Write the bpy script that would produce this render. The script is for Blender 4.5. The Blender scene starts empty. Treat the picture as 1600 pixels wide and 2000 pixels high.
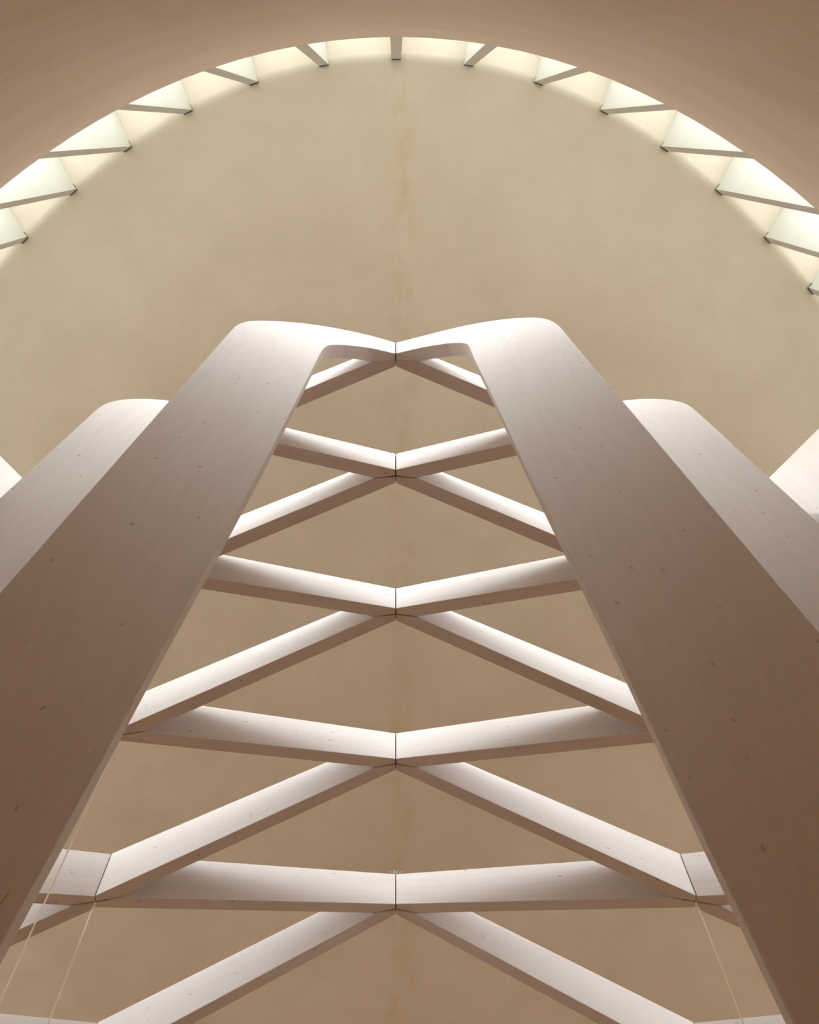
import bpy, bmesh, math
import numpy as np
from mathutils import Vector, Matrix

scene = bpy.context.scene
col = scene.collection

# ------------------------------------------------------------------ camera, sky, exposure
H = 8.0            # height of the ridge soffit above the eye, metres
EYE = 1.6          # eye height above the floor
FPX = 2400.0       # focal length in pixels of the 1600x2000 frame
PITCH = math.pi / 2 - math.atan(750.0 / FPX)

cam_data = bpy.data.cameras.new("camera")
cam = bpy.data.objects.new("camera", cam_data)
col.objects.link(cam)
cam_data.sensor_fit = 'VERTICAL'
cam_data.sensor_height = 36.0
cam_data.lens = 36.0 * FPX / 2000.0
cam_data.shift_x = 27.0 / 2000.0
cam_data.clip_start = 0.05
cam_data.clip_end = 500
cam.location = (0, 0, EYE)
cam.rotation_euler = (math.pi / 2 + PITCH, 0, 0)
scene.camera = cam

SKY_STRENGTH = 12.3
world = bpy.data.worlds.new("overcast_sky")
scene.world = world
world.use_nodes = True
bg = world.node_tree.nodes["Background"]
# bright overcast sky, a little stronger towards the zenith
wt = world.node_tree
w_tc = wt.nodes.new('ShaderNodeTexCoord')
w_sep = wt.nodes.new('ShaderNodeSeparateXYZ')
w_map = wt.nodes.new('ShaderNodeMapRange')
w_mul = wt.nodes.new('ShaderNodeMath'); w_mul.operation = 'MULTIPLY'
wt.links.new(w_tc.outputs['Generated'], w_sep.inputs[0])
wt.links.new(w_sep.outputs['Z'], w_map.inputs['Value'])
w_map.inputs['From Min'].default_value = 0.0
w_map.inputs['From Max'].default_value = 1.0
w_map.inputs['To Min'].default_value = 0.38
w_map.inputs['To Max'].default_value = 1.0
wt.links.new(w_map.outputs[0], w_mul.inputs[0])
w_mul.inputs[1].default_value = SKY_STRENGTH
wt.links.new(w_mul.outputs[0], bg.inputs["Strength"])
bg.inputs["Color"].default_value = (0.96, 0.97, 1.0, 1)

vs = scene.view_settings
vs.view_transform = 'Standard'
vs.look = 'None'
vs.exposure = 0.40
vs.gamma = 1.0
vs.use_curve_mapping = False
try:
    scene.cycles.use_denoising = True
    scene.cycles.max_bounces = 14
    scene.cycles.diffuse_bounces = 10
    scene.cycles.transparent_max_bounces = 12
    scene.cycles.caustics_reflective = False
    scene.cycles.caustics_refractive = False
    scene.cycles.sample_clamp_indirect = 8.0
except Exception:
    pass

# ------------------------------------------------------------------ materials
def new_mat(name):
    m = bpy.data.materials.new(name)
    m.use_nodes = True
    nt = m.node_tree
    return m, nt, nt.nodes["Principled BSDF"]

def N(nt, kind, **kw):
    n = nt.nodes.new(kind)
    for k, v in kw.items():
        setattr(n, k, v)
    return n

def mixc(nt, fac, a, b, blend='MIX'):
    n = N(nt, 'ShaderNodeMix', data_type='RGBA', blend_type=blend)
    for sock, val in ((n.inputs[0], fac), (n.inputs[6], a), (n.inputs[7], b)):
        if hasattr(val, 'is_output'):
            nt.links.new(val, sock)
        elif isinstance(val, tuple):
            sock.default_value = (*val[:3], 1)
        else:
            sock.default_value = val
    return n.outputs[2]

def ramp(nt, src, stops):
    n = N(nt, 'ShaderNodeValToRGB')
    el = n.color_ramp.elements
    while len(el) < len(stops):
        el.new(0.5)
    for e, (p, v) in zip(el, stops):
        e.position = p
        e.color = (v, v, v, 1) if not isinstance(v, tuple) else (*v, 1)
    nt.links.new(src, n.inputs[0])
    return n.outputs[0]

def math_n(nt, op, a, b=None):
    n = N(nt, 'ShaderNodeMath', operation=op)
    for sock, v in ((n.inputs[0], a), (n.inputs[1], b)):
        if v is None:
            continue
        if hasattr(v, 'is_output'):
            nt.links.new(v, sock)
        else:
            sock.default_value = v
    return n.outputs[0]

def mapped(nt, src, scale, loc=(0, 0, 0)):
    n = N(nt, 'ShaderNodeMapping')
    n.inputs['Scale'].default_value = scale
    n.inputs['Location'].default_value = loc
    nt.links.new(src, n.inputs['Vector'])
    return n.outputs[0]

def noise(nt, vec, scale, detail=3, rough=0.5):
    n = N(nt, 'ShaderNodeTexNoise')
    n.inputs['Scale'].default_value = scale
    n.inputs['Detail'].default_value = detail
    n.inputs['Roughness'].default_value = rough
    nt.links.new(vec, n.inputs['Vector'])
    return n.outputs[0]

def bump(nt, bsdf, height, strength, dist):
    b = N(nt, 'ShaderNodeBump')
    b.inputs['Strength'].default_value = strength
    b.inputs['Distance'].default_value = dist
    nt.links.new(height, b.inputs['Height'])
    nt.links.new(b.outputs[0], bsdf.inputs['Normal'])

def timber_material(name, base, dark):
    m, nt, p = new_mat(name)
    tc = N(nt, 'ShaderNodeTexCoord')
    oi = N(nt, 'ShaderNodeObjectInfo')
    off = N(nt, 'ShaderNodeVectorMath', operation='ADD')
    cmb = N(nt, 'ShaderNodeCombineXYZ')
    r1 = math_n(nt, 'MULTIPLY', oi.outputs['Random'], 37.0)
    nt.links.new(r1, cmb.inputs[0]); nt.links.new(r1, cmb.inputs[1])
    nt.links.new(tc.outputs['UV'], off.inputs[0]); nt.links.new(cmb.outputs[0], off.inputs[1])
    v = off.outputs[0]
    grain = noise(nt, mapped(nt, v, (1.1, 26, 1)), 1.0, 4, 0.6)
    fine = noise(nt, mapped(nt, v, (5, 160, 1)), 1.0, 3, 0.6)
    broad = noise(nt, mapped(nt, v, (0.7, 1.6, 1)), 1.0, 2)
    c = mixc(nt, ramp(nt, grain, [(0.35, 0.0), (0.75, 1.0)]), base, tuple(0.55 * a + 0.45 * b for a, b in zip(base, dark)))
    c = mixc(nt, math_n(nt, 'MULTIPLY', ramp(nt, broad, [(0.4, 0.0), (0.7, 1.0)]), 0.30), c, dark)
    # knots: sparse small ovals, each with its own size
    vor = N(nt, 'ShaderNodeTexVoronoi', voronoi_dimensions='2D')
    vor.inputs['Scale'].default_value = 1.0
    vor.inputs['Randomness'].default_value = 1.0
    nt.links.new(mapped(nt, v, (3.0, 5.6, 1)), vor.inputs['Vector'])
    sep = N(nt, 'ShaderNodeSeparateColor')
    nt.links.new(vor.outputs['Color'], sep.inputs[0])
    size = math_n(nt, 'MULTIPLY', math_n(nt, 'SUBTRACT', sep.outputs[0], 0.30), 0.065)
    wob = math_n(nt, 'MULTIPLY', noise(nt, mapped(nt, v, (40, 40, 1)), 1.0, 2), 0.03)
    d = math_n(nt, 'SUBTRACT', math_n(nt, 'ADD', vor.outputs['Distance'], wob), math_n(nt, 'ADD', size, 0.008))
    kn = ramp(nt, math_n(nt, 'MULTIPLY', d, 20.0), [(0.0, 1.0), (0.4, 0.0)])
    c = mixc(nt, math_n(nt, 'MULTIPLY', kn, 0.46), c, (0.22, 0.15, 0.10))
    # short dark scuffs
    sc = noise(nt, mapped(nt, v, (9, 34, 1)), 1.0, 5, 0.7)
    c = mixc(nt, math_n(nt, 'MULTIPLY', ramp(nt, sc, [(0.70, 0.0), (0.78, 1.0)]), 0.35), c, (0.30, 0.22, 0.16))
    nt.links.new(c, p.inputs['Base Color'])
    p.inputs['Roughness'].default_value = 0.55
    p.inputs['Specular IOR Level'].default_value = 0.3
    bump(nt, p, fine, 0.12, 0.002)
    return m

def plaster_material(name, base, tint, stain=False, grain_scale=160, streak=False, bump_s=0.25):
    m, nt, p = new_mat(name)
    tc = N(nt, 'ShaderNodeTexCoord')
    obj = tc.outputs['Object']
    v = tc.outputs['UV'] if streak else obj
    broad = noise(nt, mapped(nt, v, (0.55, 1.6, 0.55) if streak else (0.5, 0.5, 0.5)), 1.0, 5, 0.62)
    mid = noise(nt, mapped(nt, v, (1.5, 12, 1) if streak else (2.2, 2.2, 2.2)), 1.0, 4, 0.6)
    fine = noise(nt, mapped(nt, v, (1, 1, 1)), grain_scale, 2, 0.6)
    c = mixc(nt, ramp(nt, broad, [(0.35, 0.0), (0.68, 1.0)]), base, tint)
    c = mixc(nt, math_n(nt, 'MULTIPLY', ramp(nt, mid, [(0.42, 0.0), (0.75, 1.0)]), 0.35), c, tuple(x * 0.86 for x in tint))
    c = mixc(nt, math_n(nt, 'MULTIPLY', ramp(nt, fine, [(0.45, 0.0), (0.75, 1.0)]), 0.55 if streak else 0.20), c, tuple(x * 0.62 for x in tint))
    if stain:
        # yellowish damp marks that follow the joint along the ridge of the ceiling
        sx = N(nt, 'ShaderNodeSeparateXYZ'); nt.links.new(obj, sx.inputs[0])
        wob = math_n(nt, 'MULTIPLY', math_n(nt, 'SUBTRACT', noise(nt, mapped(nt, obj, (0, 1.4, 0)), 1.0, 3), 0.5), 0.36)
        ax = math_n(nt, 'ABSOLUTE', math_n(nt, 'SUBTRACT', math_n(nt, 'ADD', sx.outputs[0], wob), 0.06))
        band = ramp(nt, ax, [(0.0, 1.0), (0.20, 0.0)])
        brk = ramp(nt, noise(nt, mapped(nt, obj, (5.0, 2.4, 1)), 1.0, 5, 0.7), [(0.44, 0.0), (0.64, 1.0)])
        c = mixc(nt, math_n(nt, 'MULTIPLY', math_n(nt, 'MULTIPLY', band, brk), 0.42), c, (0.56, 0.42, 0.24))
    nt.links.new(c, p.inputs['Base Color'])
    p.inputs['Roughness'].default_value = 0.9
    p.inputs['Specular IOR Level'].default_value = 0.15
    h = math_n(nt, 'ADD', math_n(nt, 'MULTIPLY', fine, 0.5), mid)
    bump(nt, p, h, bump_s, 0.006)
    return m

M_TIMBER = timber_material("limed_spruce", (0.70, 0.645, 0.63), (0.595, 0.52, 0.48))
M_CEIL = plaster_material("ceiling_plaster", (0.73, 0.64, 0.56), (0.675, 0.58, 0.49), stain=True, grain_scale=120)
M_WALL = plaster_material("wall_plaster", (0.84, 0.72, 0.60), (0.77, 0.645, 0.52), grain_scale=150, streak=True, bump_s=0.45)
M_FLOOR = plaster_material("floor_boards", (0.43, 0.22, 0.07), (0.37, 0.185, 0.055), grain_scale=60)
M_GROUND = plaster_material("meadow_grass", (0.11, 0.115, 0.065), (0.085, 0.09, 0.05), grain_scale=20)

m, nt, p = new_mat("pale_stone")
tc = N(nt, 'ShaderNodeTexCoord')
nn = noise(nt, mapped(nt, tc.outputs['Object'], (6, 6, 6)), 1.0, 3)
nt.links.new(mixc(nt, nn, (0.575, 0.55, 0.50), (0.53, 0.505, 0.455)), p.inputs['Base Color'])
p.inputs['Roughness'].default_value = 0.5
M_WHITE = m

m, nt, p = new_mat("black_steel")
tc = N(nt, 'ShaderNodeTexCoord')
nn = noise(nt, mapped(nt, tc.outputs['Object'], (9, 9, 9)), 1.0, 3)
nt.links.new(mixc(nt, nn, (0.030, 0.022, 0.016), (0.05, 0.036, 0.025)), p.inputs['Base Color'])
p.inputs['Roughness'].default_value = 0.7
M_STEEL = m

m, nt, p = new_mat("fin_top_dark")  # near-black brown for the strip at the fin tops
tc = N(nt, 'ShaderNodeTexCoord')
nn = noise(nt, mapped(nt, tc.outputs['Object'], (30, 30, 30)), 1.0, 2)
nt.links.new(mixc(nt, nn, (0.05, 0.045, 0.04), (0.10, 0.09, 0.08)), p.inputs['Base Color'])
M_GAP = m

m, nt, p = new_mat("cotton_cord")
tc = N(nt, 'ShaderNodeTexCoord')
nn = noise(nt, mapped(nt, tc.outputs['Object'], (60, 60, 200)), 1.0, 2)
nt.links.new(mixc(nt, nn, (0.86, 0.76, 0.60), (0.72, 0.61, 0.45)), p.inputs['Base Color'])
p.inputs['Roughness'].default_value = 0.85
M_CORD = m

m, nt, p = new_mat("window_glass")
nt.nodes.remove(p)
tr = N(nt, 'ShaderNodeBsdfTransparent'); tr.inputs[0].default_value = (0.93, 0.96, 0.95, 1)
gl = N(nt, 'ShaderNodeBsdfGlossy'); gl.inputs['Roughness'].default_value = 0.02
ms = N(nt, 'ShaderNodeMixShader')
ms.inputs[0].default_value = 0.05
nt.links.new(tr.outputs[0], ms.inputs[1]); nt.links.new(gl.outputs[0], ms.inputs[2])
nt.links.new(ms.outputs[0], nt.nodes['Material Output'].inputs[0])
M_GLASS = m

# ------------------------------------------------------------------ helpers
def mesh_obj(name, verts, faces, mat, parent=None, uvs=None, smooth=False, loc=None):
    """uvs: one (u, v) per face corner, in face order.  Origin goes to loc or the foot of the mesh."""
    V = np.array(verts, float)
    if loc is None:
        loc = (*((V.min(0) + V.max(0)) / 2)[:2], V[:, 2].min())
    V = V - np.array(loc)
    if parent is not None:
        pl = np.array(parent.location)
        place = tuple(np.array(loc) - pl)
    else:
        place = loc
    me = bpy.data.meshes.new(name)
    me.from_pydata([tuple(v) for v in V], [], [tuple(f) for f in faces])
    if uvs is not None:
        ul = me.uv_layers.new(name="UVMap")
        ul.data.foreach_set("uv", [c for uv in uvs for c in uv])
    me.materials.append(mat)
    if smooth:
        me.polygons.foreach_set("use_smooth", [True] * len(me.polygons))
    me.update()
    o = bpy.data.objects.new(name, me)
    col.objects.link(o)
    o.location = place
    if parent is not None:
        o.parent = parent
    return o

def fix_normals(o):
    bm = bmesh.new(); bm.from_mesh(o.data)
    bmesh.ops.recalc_face_normals(bm, faces=bm.faces)
    bm.to_mesh(o.data); bm.free()

def bevel(o, width, seg=2):
    md = o.modifiers.new("soft_edges", 'BEVEL')
    md.width = width; md.segments = seg; md.limit_method = 'ANGLE'; md.angle_limit = math.radians(40)
    md.harden_normals = False

def tag(o, label=None, cat=None, group=None, kind=None):
    if label: o["label"] = label
    if cat: o["category"] = cat
    if group: o["group"] = group
    if kind: o["kind"] = kind
    return o

def empty(name, loc):
    o = bpy.data.objects.new(name, None)
    col.objects.link(o)
    o.location = loc
    o.empty_display_size = 0.2
    return o

def W(x, y, z):          # ridge units (soffit height above the eye = 1) -> metres
    return np.array([x * H, y * H, z * H + EYE])

# ------------------------------------------------------------------ the room: elliptical drum
ZCU = 1.33
ZC = ZCU * H + EYE               # ceiling edge above the fins
ZR = ZCU / 1.32 * H + EYE       # top of the solid wall
EA, EB = 0.68 * ZCU * H, 1.36 * ZCU * H
CX, CY = 0.004, -0.05 * ZCU * H + EB
DEPTH = 0.50                     # depth of the clerestory (wall face to glass)
SPLAY = 0.85                     # rise of the ceiling splay towards the glass

def ell(t):
    return np.array([CX + EA * math.sin(t), CY - EB * math.cos(t)])
def ell_n(t):
    n = np.array([math.sin(t) / EA, -math.cos(t) / EB])
    return n / np.linalg.norm(n)
# arc length table
TT = np.linspace(-math.pi, math.pi, 7201)
PP = np.stack([CX + EA * np.sin(TT), CY - EB * np.cos(TT)], 1)
AL = np.r_[0, np.cumsum(np.linalg.norm(np.diff(PP, axis=0), axis=1))]
AL -= AL[3600]
def t_at(s):
    return float(np.interp(s, AL, TT))

NSEG = 360
ts = [t_at(s) for s in np.linspace(AL[0], AL[-1], NSEG + 1)[:-1]]
ss = list(np.linspace(AL[0], AL[-1], NSEG + 1)[:-1])
RING = [ell(t) for t in ts]
RN = [ell_n(t) for t in ts]

# wall: inner face, arris, sill, outer face
THICK = DEPTH + 0.14
prof = [(0.0, 0.0), (0.0, 3.0), (0.0, 6.0), (0.0, ZR - 0.012), (0.012, ZR), (DEPTH - 0.03, ZR + 0.02), (DEPTH - 0.03, ZR + 0.05), (THICK, ZR + 0.05), (THICK, 0.0)]
verts, faces, uvs = [], [], []
for c, n in zip(RING, RN):
    for o, z in prof:
        q = c + n * o
        verts.append((q[0], q[1], z))
K = len(prof)
plen = np.r_[0, np.cumsum(np.linalg.norm(np.diff(np.array(prof), axis=0), axis=1))]
step = (AL[-1] - AL[0]) / NSEG
for i in range(NSEG):
    j = (i + 1) % NSEG
    for k in range(K - 1):
        faces.append((i * K + k, i * K + k + 1, j * K + k + 1, j * K + k))
        uvs += [(ss[i], plen[k]), (ss[i], plen[k + 1]), (ss[i] + step, plen[k + 1]), (ss[i] + step, plen[k])]
wall = mesh_obj("wall_round", verts, faces, M_WALL, uvs=uvs, smooth=True, loc=(CX, CY, 0))
me = wall.data
for e in me.edges:
    a, b = e.vertices
    if a % K == b % K and 3 <= a % K <= 7:
        e.use_edge_sharp = True
tag(wall, "curved wall of fine brown plaster below the clerestory", None, kind="structure")

# floor
verts = [(c[0] + n[0] * 0.05, c[1] + n[1] * 0.05, 0.0) for c, n in zip(RING, RN)]
verts += [(x, y, -0.12) for x, y, z in verts]
faces = [tuple(range(NSEG)), tuple(range(2 * NSEG - 1, NSEG - 1, -1))] + [(i, i + NSEG, (i + 1) % NSEG + NSEG, (i + 1) % NSEG) for i in range(NSEG)]
floor = mesh_obj("floor", verts, faces, M_FLOOR, loc=(CX, CY, 0))
fix_normals(floor)
tag(floor, "brown wooden floor of the round hall", kind="structure")

# ground outside
verts, faces = [], []
for r in (0.0, 90.0):
    for i in range(72):
        a = 2 * math.pi * i / 72
        k = 1 if r else 0
        q = (CX + (EA + THICK) * math.sin(a), CY - (EB + THICK) * math.cos(a)) if not k else (CX + r * math.sin(a), CY - r * math.cos(a))
        verts.append((q[0], q[1], -0.02 if k else -0.02))
faces = [(i, (i + 1) % 72, 72 + (i + 1) % 72, 72 + i) for i in range(72)]
ground = mesh_obj("ground", verts, faces, M_GROUND, loc=(CX, CY, -0.02))
tag(ground, "dry grass ground around the building", kind="structure")

# ceiling: nearly flat, creased up along the axis, splayed up to the clerestory glass
def ridge(x, y):
    """rise of the ceiling towards the creased line on its long axis; flat near the round ends"""
    y = min(y, 2 * CY - y)
    u = min(max((y - 1.0) / 6.5, 0.0), 1.0)
    d = 0.36 * (u * u * (3 - 2 * u))
    g = max(0.0, 1 - abs(x) / 4.2) ** 1.2
    return d * g
NR = 70
radii = [0.0] + [((k + 1) / NR) for k in range(NR)]
outer = [(0.0, 0.0)]
fil = []
RF = 0.13      # fillet where ceiling turns up
for k in range(1, 7):
    a = k / 6 * math.atan(SPLAY)
    fil.append((RF * math.sin(a), RF * (1 - math.cos(a))))
fx, fz = fil[-1]
fil.append((DEPTH + 0.10, fz + (DEPTH + 0.10 - fx) * SPLAY))
fil.append((THICK + 0.1, fz + (DEPTH + 0.10 - fx) * SPLAY + 0.02))
off0 = -RF * 0.22
verts = [(CX, CY, 0)]
rows = []
for k in range(1, NR + 1):
    r = k / NR
    row = []
    for c, n in zip(RING, RN):
        base = c + n * off0
        x = CX + (base[0] - CX) * r; y = CY + (base[1] - CY) * r
        row.append(len(verts)); verts.append((x, y, ZC + ridge(x - CX, y)))
    rows.append(row)
for o, dz in fil:
    row = []
    for c, n in zip(RING, RN):
        q = c + n * (o + off0)
        row.append(len(verts)); verts.append((q[0], q[1], ZC + dz))
    rows.append(row)
verts[0] = (CX, CY, ZC + ridge(0, CY))
faces = [(0, rows[0][(i + 1) % NSEG], rows[0][i]) for i in range(NSEG)]
for r0, r1 in zip(rows[:-1], rows[1:]):
    for i in range(NSEG):
        j = (i + 1) % NSEG
        faces.append((r0[i], r0[j], r1[j], r1[i]))
# roof lid above so that no sky reaches the back of the ceiling
top = []
for v in list(rows[-1]):
    x, y, z = verts[v]
    top.append(len(verts)); verts.append((x, y, z + 0.35))
for i in range(NSEG):
    j = (i + 1) % NSEG
    faces.append((rows[-1][i], rows[-1][j], top[j], top[i]))
faces.append(tuple(top))
ceil = mesh_obj("ceiling", verts, faces, M_CEIL, smooth=True, loc=(CX, CY, ZC))
for e in ceil.data.edges:
    a, b = e.vertices
    va, vb = ceil.data.vertices[a].co, ceil.data.vertices[b].co
    if abs(va.x) < 1e-4 and abs(vb.x) < 1e-4:
        e.use_edge_sharp = True
    if (a >= rows[-2][0] and b >= rows[-2][0] and abs(va.z - vb.z) < 0.05):
        e.use_edge_sharp = True
tag(ceil, "beige plaster ceiling with a damp-stained joint along its axis", kind="structure")

# ------------------------------------------------------------------ clerestory: fins and panes
FSP = 0.0556 * ZCU * H          # fin spacing
FT = 0.078                       # fin thickness
def fin_base(k):
    s = k * FSP
    t = t_at(s)
    return ell(t), ell_n(t)
def box_between(c, n, o0, o1, half, z0, z1, z0b=None, z1b=None):
    """upright plate along n from offset o0 to o1, half thickness, z range (b = at outer end)"""
    tng = np.array([-n[1], n[0]])
    z0b = z0 if z0b is None else z0b
    z1b = z1 if z1b is None else z1b
    v = []
    for o, a, b in ((o0, z0, z1), (o1, z0b, z1b)):
        for s in (-1, 1):
            q = c + n * o + tng * half * s
            v += [(q[0], q[1], a), (q[0], q[1], b)]
    f = [(0, 1, 3, 2), (4, 6, 7, 5), (0, 4, 5, 1), (2, 3, 7, 6), (1, 5, 7, 3), (0, 2, 6, 4)]
    return v, f

fin_words = {}
names_l = ["first", "second", "third", "fourth", "fifth", "sixth", "seventh", "eighth"]
fin_range = range(-7, 8)
for k in fin_range:
    c, n = fin_base(k)
    if k == 0:
        lab = "middle white fin of the clerestory, seen end-on at the crown of the arch"
    else:
        side = "left" if k < 0 else "right"
        lab = "white clerestory fin, %s to the %s of the one at the crown" % (names_l[abs(k) - 1], side)
    root = empty("clerestory_fin", (c[0], c[1], ZR))
    tag(root, lab, "fin", "white fins between the clerestory panes")
    gap = 0.012
    rise = DEPTH * SPLAY
    in0 = 0.004
    v, f = box_between(c, n, in0, DEPTH - 0.12, FT / 2, ZR, ZC - gap, None, ZC + (DEPTH - 0.12) * SPLAY - 0.02)
    # top follows the splay only after the front edge
    o = mesh_obj("blade", v, f, M_WHITE, root); fix_normals(o); bevel(o, 0.002, 1)
    v, f = box_between(c, n, DEPTH - 0.12, DEPTH - 0.02, FT / 2 + 0.012, ZR + 0.02, ZC + (DEPTH - 0.12) * SPLAY - 0.02, None, ZC + (DEPTH - 0.02) * SPLAY - 0.02)
    o = mesh_obj("glazing_rebate", v, f, M_WHITE, root); fix_normals(o)
    v, f = box_between(c, n, in0 - 0.007, in0 + 0.05, FT / 2, ZC - gap, ZC - 0.001, None, ZC + 0.03)  # thin dark strip across the fin top, slightly proud of its front
    o = mesh_obj("dark_strip", v, f, M_GAP, root); fix_normals(o)

def pane_strip(name, s0, s1, nseg, label):
    root = empty(name, (0, 0, 0))
    tm = t_at((s0 + s1) / 2); cm = ell(tm)
    root.location = (cm[0], cm[1], ZR)
    tag(root, label, None, kind="structure")
    zt = ZC + DEPTH * SPLAY + 0.05
    v, f = [], []
    for off in (DEPTH, DEPTH + 0.012):
        for i in range(nseg + 1):
            t = t_at(s0 + (s1 - s0) * i / nseg)
            q = ell(t) + ell_n(t) * off
            v += [(q[0], q[1], ZR + 0.05), (q[0], q[1], zt)]
    h = 2 * (nseg + 1)
    for i in range(nseg):
        f.append((2 * i, 2 * i + 1, 2 * i + 3, 2 * i + 2))
        f.append((h + 2 * i, h + 2 * i + 2, h + 2 * i + 3, h + 2 * i + 1))
    f += [(0, h, h + 1, 1), (h - 2, h - 1, 2 * h - 1, 2 * h - 2)]
    for i in range(nseg):
        f.append((2 * i + 1, h + 2 * i + 1, h + 2 * i + 3, 2 * i + 3))
        f.append((2 * i, 2 * i + 2, h + 2 * i + 2, h + 2 * i))
    mesh_obj("pane", v, f, M_GLASS, root)
    v, f = [], []
    for i in range(nseg + 1):
        t = t_at(s0 + (s1 - s0) * i / nseg)
        c, n = ell(t), ell_n(t)
        for off, z in ((DEPTH - 0.03, ZR + 0.02), (DEPTH - 0.03, ZR + 0.09), (DEPTH + 0.03, ZR + 0.09), (DEPTH + 0.03, ZR + 0.02)):
            q = c + n * off
            v.append((q[0], q[1], z))
    for i in range(nseg):
        for a in range(4):
            b = (a + 1) % 4
            f.append((4 * i + a, 4 * i + b, 4 * i + 4 + b, 4 * i + 4 + a))
    f += [(0, 3, 2, 1), (4 * nseg, 4 * nseg + 1, 4 * nseg + 2, 4 * nseg + 3)]
    o = mesh_obj("sill_frame", v, f, M_WHITE, root); fix_normals(o)
    return root

wn = 1
for k in range(-7, 7):
    q = k + 1 if k >= 0 else -k
    lab = "clear clerestory pane, %s to the %s of the fin at the crown" % (names_l[q - 1], "right" if k >= 0 else "left")
    pane_strip("window_%d" % wn, k * FSP + FT / 2, (k + 1) * FSP - FT / 2, 3, lab)
    wn += 1
s_end = 7 * FSP + FT / 2
def flank_fins(root, s0, s1):
    """the fins of the flanks, out of view: one mesh of plain blades"""
    v, f = [], []
    n_f = int(round((s1 - s0) / FSP))
    for i in range(1, n_f):
        t = t_at(s0 + (s1 - s0) * i / n_f)
        a, b = box_between(ell(t), ell_n(t), 0.004, DEPTH - 0.02, FT / 2, ZR, ZC - 0.016, None, ZC + (DEPTH - 0.02) * SPLAY - 0.02)
        f += [tuple(q + len(v) for q in face) for face in b]
        v += a
    o = mesh_obj("flank_fins", v, f, M_WHITE, root); fix_normals(o)
    o["kind"] = "stuff"
w_ = pane_strip("window_%d" % wn, s_end, AL[-1] - 0.01, 120, "long clerestory glazing of the right flank"); wn += 1
flank_fins(w_, s_end, AL[-1] - 0.01)
w_ = pane_strip("window_%d" % wn, AL[0] + 0.01, -s_end, 120, "long clerestory glazing of the left flank")
flank_fins(w_, AL[0] + 0.01, -s_end)

# ------------------------------------------------------------------ timber lattice
TW = 0.0110 * H                  # thickness of the timbers
GAP = 0.0035
NY = [0.1809, 0.2803, 0.4055, 0.5522, 0.7056, 0.875]
NB = [0.9985, 0.9985, 0.9985, 0.9985, 0.9985, 0.930]
NT = [1.0500, 1.0510, 1.0465, 1.0475, 1.0470, 0.985]
SX = [0.1442, 0.1920, 0.2274, 0.2558, 0.2728]
SY = [0.2306, 0.3429, 0.4788, 0.6289, 0.7874]
SB = [0.9404, 0.9264, 0.9140, 0.8992, 0.8720]
ST = [0.9970, 0.9880, 0.9760, 0.9630, 0.9340]

def node(k): return (0.0, NY[k], NB[k], NT[k])
def snode(k, side): return (side * SX[k], SY[k], SB[k], ST[k])

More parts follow.
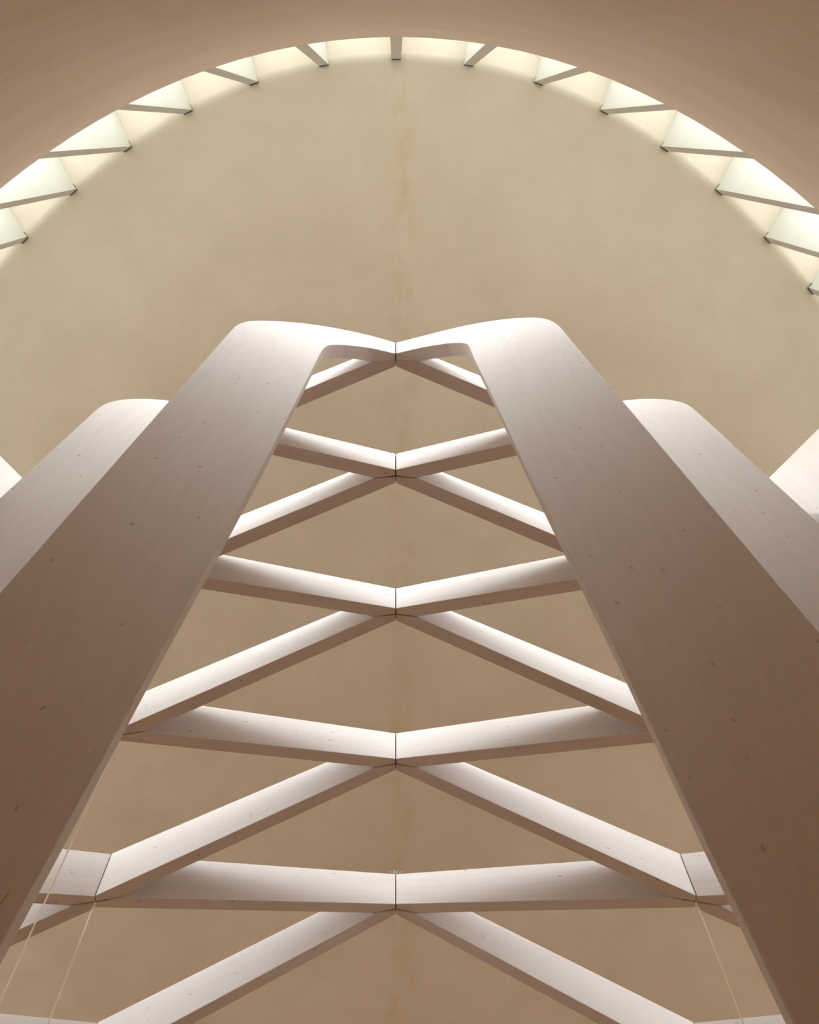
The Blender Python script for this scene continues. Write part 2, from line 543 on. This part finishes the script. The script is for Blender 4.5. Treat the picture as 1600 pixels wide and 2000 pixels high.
def lattice_beam(P, Q, label, group, dark_plates=True):
    """One straight diagonal timber between two nodes, its ends mitred to the quadrant of each node."""
    p = W(P[0], P[1], 0)[:2]; q = W(Q[0], Q[1], 0)[:2]
    zp = (P[2] * H + EYE, P[3] * H + EYE); zq = (Q[2] * H + EYE, Q[3] * H + EYE)
    d = q - p; L = np.linalg.norm(d); d = d / L
    nrm = np.array([-d[1], d[0]])
    hw = TW / 2
    def clip(sign, o):       # parameter where the edge offset o enters the quadrant ahead of the node
        dd = d * sign
        tx = (GAP - o[0] * np.sign(dd[0])) / abs(dd[0])
        ty = (GAP - o[1] * np.sign(dd[1])) / abs(dd[1])
        return max(tx, ty)
    e1, e2 = nrm * hw, -nrm * hw
    apex = lambda sign: np.array([np.sign(d[0] * sign) * GAP, np.sign(d[1] * sign) * GAP])
    poly = [p + apex(1), p + e1 + d * clip(1, e1), q + e1 - d * clip(-1, e1), q + apex(-1),
            q + e2 - d * clip(-1, e2), p + e2 + d * clip(1, e2)]
    V, F, U = [], [], []
    tt = []
    for pt in poly:
        t = float((pt - p) @ d)
        tt.append(t)
        a = t / L
        V.append((pt[0], pt[1], zp[0] + (zq[0] - zp[0]) * a))
    for pt, t in zip(poly, tt):
        a = t / L
        V.append((pt[0], pt[1], zp[1] + (zq[1] - zp[1]) * a))
    wd = [0, hw, hw, 0, -hw, -hw]
    F.append((5, 4, 3, 2, 1, 0)); U += [(tt[i], wd[i]) for i in (5, 4, 3, 2, 1, 0)]
    F.append((6, 7, 8, 9, 10, 11)); U += [(tt[i], wd[i] + 3) for i in range(6)]
    for i in range(6):
        j = (i + 1) % 6
        F.append((i, j, j + 6, i + 6))
        ofs = 1.0 if i in (1,) else 2.0
        U += [(tt[i], ofs + 0.0), (tt[j], ofs + 0.0), (tt[j], ofs + zp[1] - zp[0]), (tt[i], ofs + zp[1] - zp[0])]
    root = empty("lattice_beam", (*((p + q) / 2), min(zp[0], zq[0])))
    o = mesh_obj("timber", V, F, M_TIMBER, root, uvs=U)
    bevel(o, 0.0025, 1)
    if dark_plates:
        # added dark plates standing for shade in the joint gaps at the lower-numbered node
        hl = hw * abs(d[0]) / abs(d[1]) * (0.95 if abs(P[0]) < 1e-6 else 0.5)
        z0, z1 = zp[0] + (0.006 if abs(P[0]) < 1e-6 else 0.03), zp[1] - 0.02
        v = [(p[0] + sx * hl, p[1] + sy * 0.0025, z) for sx in (-1, 1) for sy in (-1, 1) for z in (z0, z1)]
        f = [(0, 1, 3, 2), (4, 6, 7, 5), (0, 4, 5, 1), (2, 3, 7, 6), (1, 5, 7, 3), (0, 2, 6, 4)]
        o = mesh_obj("dark_gap_plate", v, f, M_STEEL, root); fix_normals(o)
        v = [(p[0] + sx * 0.0025, p[1] + sy * hw * 0.8, z) for sx in (-1, 1) for sy in (-1, 1) for z in (z0, z1)]
        o = mesh_obj("dark_gap_plate", v, f, M_STEEL, root); fix_normals(o)
    tag(root, label, "beam", group, kind="thing")
    return root

def catmull(pts, n):
    pts = np.array(pts, float)
    d = np.r_[0, np.cumsum(np.linalg.norm(np.diff(pts, axis=0), axis=1) ** 0.5)]
    out = []
    ext = np.vstack([2 * pts[0] - pts[1], pts, 2 * pts[-1] - pts[-2]])
    for t in np.linspace(0, d[-1], n):
        i = min(int(np.searchsorted(d, t, side='right')) - 1, len(pts) - 2)
        u = (t - d[i]) / (d[i + 1] - d[i])
        a, b, c, e = ext[i], ext[i + 1], ext[i + 2], ext[i + 3]
        out.append(0.5 * ((2 * b) + (c - a) * u + (2 * a - 5 * b + 4 * c - e) * u ** 2 + (3 * b - a - 3 * c + e) * u ** 3))
    return np.array(out)

def bent_timber(name, parent, side, y0, slope, outer, inner, cut_outer=True):
    """Column with curved knee: outlines (s, z) on the near face, station by station.
    outer/inner = three lists each: rafter, knee, column."""
    st_o, st_i = [], []
    for k, cnt in ((0, 10), (1, 16), (2, 8)):
        a = catmull(outer[k], cnt) if k < 2 else np.array([np.interp(np.linspace(0, 1, cnt), np.linspace(0, 1, len(outer[k])), np.array(outer[k])[:, c]) for c in (0, 1)]).T
        b = catmull(inner[k], cnt) if k < 2 else np.array([np.interp(np.linspace(0, 1, cnt), np.linspace(0, 1, len(inner[k])), np.array(inner[k])[:, c]) for c in (0, 1)]).T
        if k:
            a, b = a[1:], b[1:]
        st_o += list(a); st_i += list(b)
    n = len(st_o)
    ln = math.hypot(1, slope)
    hwp = TW / 2 * ln / H                       # near-face offset along y
    nx, ny = side * slope / ln, 1 / ln          # towards the far face
    def near(s, z): return W(side * s, y0 - hwp - slope * s, z)
    def far(s, z): return near(s, z) + np.array([nx, ny, 0]) * TW
    s0 = st_o[0][0]
    # end at the node: near face starts at s0 + near clip, far face further out
    tn = GAP / H
    V = []
    tf = (TW / H) * (1 / slope) / ln * 0.5 + (TW / H) * slope / ln * 0.5
    for i in range(n):
        so, zo = st_o[i]; si, zi = st_i[i]
        V += [near(max(so, s0 + tn), zo), near(max(si, s0 + tn), zi), None, None]
    V = []
    def zat(lst, s):
        for a, b in zip(lst[:-1], lst[1:]):
            if a[0] <= s <= b[0]:
                return a[1] + (b[1] - a[1]) * (s - a[0]) / max(1e-9, b[0] - a[0])
        return lst[0][1]
    for i in range(n):
        so, zo = st_o[i]; si, zi = st_i[i]
        so_f, si_f = so, si
        # far face: clip to y <= node plane
        smin = s0 + (TW / H) / (slope * ln) * (0.5 + 0.5) * 0 + tf + (slope / ln) * (TW / H) * 0.0
        if i < 8:
            if so_f < smin: so_f = smin + 0.0002 * i
            if si_f < smin: si_f = smin + 0.0002 * i
        zof = zat(st_o, so_f) if i < 8 else zo
        zif = zat(st_i, si_f) if i < 8 else zi
        a = near(max(so, s0 + tn), zo); b = near(max(si, s0 + tn), zi)
        c = far(so_f, zof); d = far(si_f, zif)
        V += [a, b, c, d]
    ap_o = len(V); V.append(W(side * (s0 + tn), y0 - slope * s0 - GAP / H, st_o[0][1]))
    ap_i = len(V); V.append(W(side * (s0 + tn), y0 - slope * s0 - GAP / H, st_i[0][1]))
    cum = np.r_[0, np.cumsum([np.linalg.norm((np.array(st_o[i + 1]) + st_i[i + 1] - st_o[i] - st_i[i]) / 2) * H for i in range(n - 1)])]
    wid = [np.linalg.norm(np.array(st_o[i]) - st_i[i]) * H for i in range(n)]
    F, U = [], []
    for i in range(n - 1):
        a, b = 4 * i, 4 * i + 4
        F.append((a, a + 1, b + 1, b)); U += [(cum[i], wid[i]), (cum[i], 0), (cum[i + 1], 0), (cum[i + 1], wid[i + 1])]
        F.append((a + 2, b + 2, b + 3, a + 3)); U += [(cum[i], wid[i] + 4), (cum[i + 1], wid[i + 1] + 4), (cum[i + 1], 4), (cum[i], 4)]
        F.append((a, b, b + 2, a + 2)); U += [(cum[i], 2), (cum[i + 1], 2), (cum[i + 1], 2 + TW), (cum[i], 2 + TW)]
        F.append((a + 1, a + 3, b + 3, b + 1)); U += [(cum[i], 3), (cum[i], 3 + TW), (cum[i + 1], 3 + TW), (cum[i + 1], 3)]
    F.append((0, ap_o, ap_i, 1)); U += [(0, 0), (0.05, 0), (0.05, .3), (0, .3)]
    F.append((ap_o, 2, 3, ap_i)); U += [(0, 0), (0.05, 0), (0.05, .3), (0, .3)]
    F.append((0, 2, ap_o)); U += [(0, 0), (0.05, 0), (0.05, .3)]
    F.append((1, ap_i, 3)); U += [(0, 0), (0.05, 0), (0.05, .3)]
    a = 4 * (n - 1)
    F.append((a, a + 1, a + 3, a + 2)); U += [(0, 0), (0.05, 0), (0.05, .3), (0, .3)]
    o = mesh_obj(name, V, F, M_TIMBER, parent, uvs=U)
    fix_normals_keep_uv(o)
    bevel(o, 0.003, 1)
    return o

def fix_normals_keep_uv(o):
    bm = bmesh.new(); bm.from_mesh(o.data)
    bmesh.ops.recalc_face_normals(bm, faces=bm.faces)
    bm.to_mesh(o.data); bm.free()

FLOOR_U = -EYE / H
def column(side, k, outer, inner, label):
    y0, slope = COLS[k]
    foot_s = (outer[2][-1][0] + inner[2][-1][0]) / 2
    f = W(side * foot_s, y0 - slope * foot_s, FLOOR_U)
    root = empty("timber_column", f)
    bent_timber("bent_post", root, side, y0, slope, outer, inner)
    # steel shoe on the floor
    ln = math.hypot(1, slope)
    w = (outer[2][-1][0] - inner[2][-1][0]) * H * ln / 2 + 0.02
    d = np.array([side / ln, -slope / ln]); nn_ = np.array([side * slope / ln, 1 / ln])
    v = []
    for a in (-1, 1):
        for b in (-1, 1):
            q = f[:2] + d * w * a + nn_ * (TW / 2 + 0.012) * b
            v += [(q[0], q[1], 0.0), (q[0], q[1], 0.012)]
    fc = [(0, 1, 3, 2), (4, 6, 7, 5), (0, 4, 5, 1), (2, 3, 7, 6), (1, 5, 7, 3), (0, 2, 6, 4)]
    o = mesh_obj("base_plate", v, fc, M_STEEL, root); fix_normals(o)
    tag(root, label, "column", "bent timber columns", kind="thing")
    return root

COLS = [(NY[0], 0.345), (NY[1], 0.345), (NY[2], 0.326), (NY[3], 0.323), (NY[4], 0.300), (NY[5], 0.3211)]
# first pair: measured outlines
o1L = [[(0.0, 1.0444), (0.0176, 1.0395), (0.0377, 1.0261), (0.0569, 1.008), (0.0751, 0.9852), (0.0918, 0.957)],
       [(0.0918, 0.957), (0.1027, 0.9346), (0.1096, 0.916), (0.1131, 0.8995), (0.1149, 0.8782), (0.1154, 0.8409)],
       [(0.1154, 0.8409), (0.1240, FLOOR_U)]]
i1L = [[(0.0, 0.9927), (0.0167, 0.9819), (0.028, 0.9701), (0.039, 0.9546)],
       [(0.039, 0.9546), (0.0459, 0.9418), (0.0509, 0.9281), (0.0534, 0.9106), (0.0543, 0.8934), (0.055, 0.8732)],
       [(0.055, 0.8732), (0.0585, 0.73), (0.0625, 0.58), (0.0670, 0.45), (0.0710, 0.34), (0.0735, 0.26), (0.0790, 0.10), (0.0880, FLOOR_U)]]
o1R = [[(0.0, 1.0444), (0.0195, 1.0344), (0.0435, 1.0213), (0.0627, 1.0073), (0.081, 0.9875), (0.0945, 0.9669)],
       [(0.0945, 0.9669), (0.1053, 0.9444), (0.1121, 0.9231), (0.1158, 0.8963), (0.1168, 0.8698), (0.1168, 0.8219)],
       [(0.1168, 0.8219), (0.1195, FLOOR_U)]]
i1R = [[(0.0, 0.9935), (0.0146, 0.9845), (0.0281, 0.9733), (0.0409, 0.9591)],
       [(0.0409, 0.9591), (0.0497, 0.9434), (0.0536, 0.9307), (0.0549, 0.9166), (0.0553, 0.8817), (0.0556, 0.86)],
       [(0.0556, 0.86), (0.0585, 0.73), (0.0612, 0.58), (0.0645, 0.45), (0.0672, 0.34), (0.0685, 0.26), (0.0720, 0.10), (0.0790, FLOOR_U)]]
column(-1, 0, o1L, i1L, "large pale timber column nearest on the left, its knee meeting the first ridge joint")
column(1, 0, o1R, i1R, "large pale timber column nearest on the right, its knee meeting the first ridge joint")
o2 = [[(SX[0], 0.9960), (0.165, 0.9875), (0.1865, 0.9760)],
      [(0.1865, 0.9760), (0.1977, 0.9628), (0.2088, 0.9443), (0.2141, 0.9308), (0.2187, 0.9144), (0.2205, 0.8954), (0.2208, 0.876)],
      [(0.2208, 0.876), (0.2260, FLOOR_U)]]
i2 = [[(SX[0], 0.9380), (0.1480, 0.9345), (0.1515, 0.9305)],
      [(0.1515, 0.9305), (0.1560, 0.9235), (0.1595, 0.9130), (0.1610, 0.9000), (0.1615, 0.885)],
      [(0.1615, 0.885), (0.1675, 0.58), (0.1740, 0.3), (0.1860, FLOOR_U)]]
column(-1, 1, o2, i2, "second timber column on the left, standing behind the large left one")
column(1, 1, o2, i2, "second timber column on the right, standing behind the large right one")

def gen_column(side, k, xo, label):
    s0 = SX[k - 1]; zb, zt = SB[k - 1], ST[k - 1]
    dz = (0, 0, 0.2, 0.25, 0.24, 0.22)[k] * (xo - s0)
    o = [[(s0, zt), ((s0 + xo - 0.04) / 2, zt - dz * 0.45), (xo - 0.035, zt - dz * 0.9 - 0.004)],
         [(xo - 0.035, zt - dz * 0.9 - 0.004), (xo - 0.018, zt - dz - 0.018), (xo - 0.007, zt - dz - 0.038), (xo - 0.001, zt - dz - 0.065), (xo, zt - dz - 0.10)],
         [(xo, zt - dz - 0.10), (xo + 0.006, FLOOR_U)]]
    xi = xo - 0.06
    i = [[(s0, zb), ((s0 + xi - 0.015) / 2, zb - dz * 0.45), (xi - 0.012, zb - dz * 0.8 - 0.003)],
         [(xi - 0.012, zb - dz * 0.8 - 0.003), (xi - 0.006, zb - dz * 0.8 - 0.009), (xi - 0.002, zb - dz * 0.8 - 0.018), (xi, zb - dz * 0.8 - 0.03), (xi + 0.0005, zb - dz * 0.8 - 0.04)],
         [(xi + 0.0005, zb - dz * 0.8 - 0.04), (xi + 0.006, 0.5), (xi + 0.02, FLOOR_U)]]
    return column(side, k, o, i, label)

for side, w in ((-1, "left"), (1, "right")):
    # third column with the arm that rises from its head to the wall
    c3 = gen_column(side, 2, 0.345, "third timber column on the %s, its white outer arm at the picture edge" % w)
    y0, sl = COLS[2]
    ln = math.hypot(1, sl)
    pts = [(0.290, 0.9900), (0.3345, 1.0470), (0.3590, 1.0780), (0.400, 1.1300), (0.415, 1.1430), (0.435, 1.1460), (0.460, 1.1250), (0.482, 1.0750), (0.498, 1.0000), (0.498, 0.935), (0.44, 0.90), (0.372, 0.83), (0.325, 0.70), (0.290, 0.66)]
    V = []
    for dy in (0, 1):
        for s, z in pts:
            V.append(W(side * s, y0 - sl * s - TW / 2 * ln / H, z) + np.array([side * sl / ln, 1 / ln, 0]) * TW * dy)
    n = len(pts)
    F = [tuple(range(n)), tuple(range(2 * n - 1, n - 1, -1))] + [(i, i + n, (i + 1) % n + n, (i + 1) % n) for i in range(n)]
    U = []
    for fc in F:
        U += [(V[q][2], V[q][0] * side) for q in fc]
    o = mesh_obj("outer_arm", V, F, M_TIMBER, c3, uvs=U)
    fix_normals_keep_uv(o); bevel(o, 0.003, 1)
    gen_column(side, 3, 0.430, "fourth timber column on the %s, hidden behind the large %s column" % (w, w))
    gen_column(side, 4, 0.492, "fifth timber column on the %s, its arm meeting the corded side joint" % w)
    gen_column(side, 5, 0.530, "sixth timber column on the %s, its arm just entering the bottom edge" % w)

ords = ["first", "second", "third", "fourth", "fifth", "sixth"]
for side, w in ((-1, "left"), (1, "right")):
    # arms that come in from the columns to the ridge joints
    for k in range(1, 6):
        lb = lattice_beam(node(k), snode(k - 1, side),
                     "lattice beam rising to the %s ridge joint from the near %s" % (ords[k], w), "lattice beams under the ceiling",
                     dark_plates=(side == -1))
        if k == 4 and side == -1:
            RIDGE_JOINT = lb
    # arms that run on from the ridge joints, away from the round end
    for k in range(0, 5):
        lattice_beam(node(k), snode(k, side),
                     "lattice beam running down from the %s ridge joint to the far %s" % (ords[k], w), "lattice beams under the ceiling",
                     dark_plates=(side == -1 and k == 0))
    # outer continuations beyond the side joints
    for k in range(0, 5):
        sl = (SY[k] - NY[k]) / SX[k]
        xe = [0.290, 0.405, 0.468, 0.506, 0.52][k]
        ye = SY[k] + sl * (xe - SX[k])
        dz = (xe - SX[k]) * 0.36
        lattice_beam(snode(k, side), (side * xe, ye, SB[k] - dz, ST[k] - dz),
                     "outer lattice beam beyond the %s side joint on the %s" % (ords[k], w), "lattice beams under the ceiling")

# ------------------------------------------------------------------ hanging cords
def cord(k, side, label, z_end):
    x, y = side * SX[k] * H, SY[k] * H
    zt = SB[k] * H + EYE + 0.004
    root = empty("hanging_cord", (x, y, z_end))
    r = 0.0043
    v, f = [], []
    rng = 7
    zs = np.linspace(z_end, zt, 14)
    for i, z in enumerate(zs):
        for a in range(rng):
            an = 2 * math.pi * a / rng + i * 0.5
            v.append((x + r * math.cos(an), y + r * math.sin(an), z))
    for i in range(len(zs) - 1):
        for a in range(rng):
            b = (a + 1) % rng
            f.append((i * rng + a, i * rng + b, (i + 1) * rng + b, (i + 1) * rng + a))
    f += [tuple(range(rng))[::-1], tuple(range((len(zs) - 1) * rng, len(zs) * rng))]
    mesh_obj("cord", v, f, M_CORD, root, smooth=True)
    # small hook plate under the joint
    v, f = [], []
    for i, (rr, zz) in enumerate(((0.006, zt - 0.05), (0.009, zt - 0.03), (0.009, zt - 0.012), (0.005, zt - 0.006))):
        for a in range(8):
            an = 2 * math.pi * a / 8
            v.append((x + rr * math.cos(an), y + rr * math.sin(an), zz))
    for i in range(3):
        for a in range(8):
            b = (a + 1) % 8
            f.append((i * 8 + a, i * 8 + b, i * 8 + 8 + b, i * 8 + 8 + a))
    f += [tuple(range(8))[::-1], tuple(range(24, 32))]
    mesh_obj("knot", v, f, M_CORD, root, smooth=True)
    tag(root, label, "cord", "pale cords hanging from the lattice")

cord(3, -1, "pale cord hanging from the corded side joint at the lower left", 2.4)
cord(3, 1, "pale cord hanging at the lower right, beside the large right column", 2.4)
cord(2, -1, "pale cord running down close along the large left column", 2.4)

# crumbs of plaster on top of the fifth ridge joint
rng = np.random.default_rng(3)
cz = 1.0470 * H + EYE
bm = bmesh.new()
for i in range(9):
    x = rng.uniform(-0.05, 0.05); y = NY[4] * H - 0.05 + rng.uniform(-0.02, 0.02)
    mat = Matrix.Translation((x, y, cz - 0.001 + rng.uniform(-0.004, 0.008))) @ Matrix.Rotation(rng.uniform(0, 3), 4, 'Z')
    bmesh.ops.create_icosphere(bm, subdivisions=1, radius=rng.uniform(0.006, 0.014), matrix=mat @ Matrix.Diagonal((1.6, 1, 0.7, 1)))
me = bpy.data.meshes.new("plaster_crumbs"); bm.to_mesh(me); bm.free()
me.materials.append(M_WHITE)
o = bpy.data.objects.new("plaster_crumbs", me); col.objects.link(o)
o.parent = RIDGE_JOINT
o.location = tuple(-c for c in RIDGE_JOINT.location)
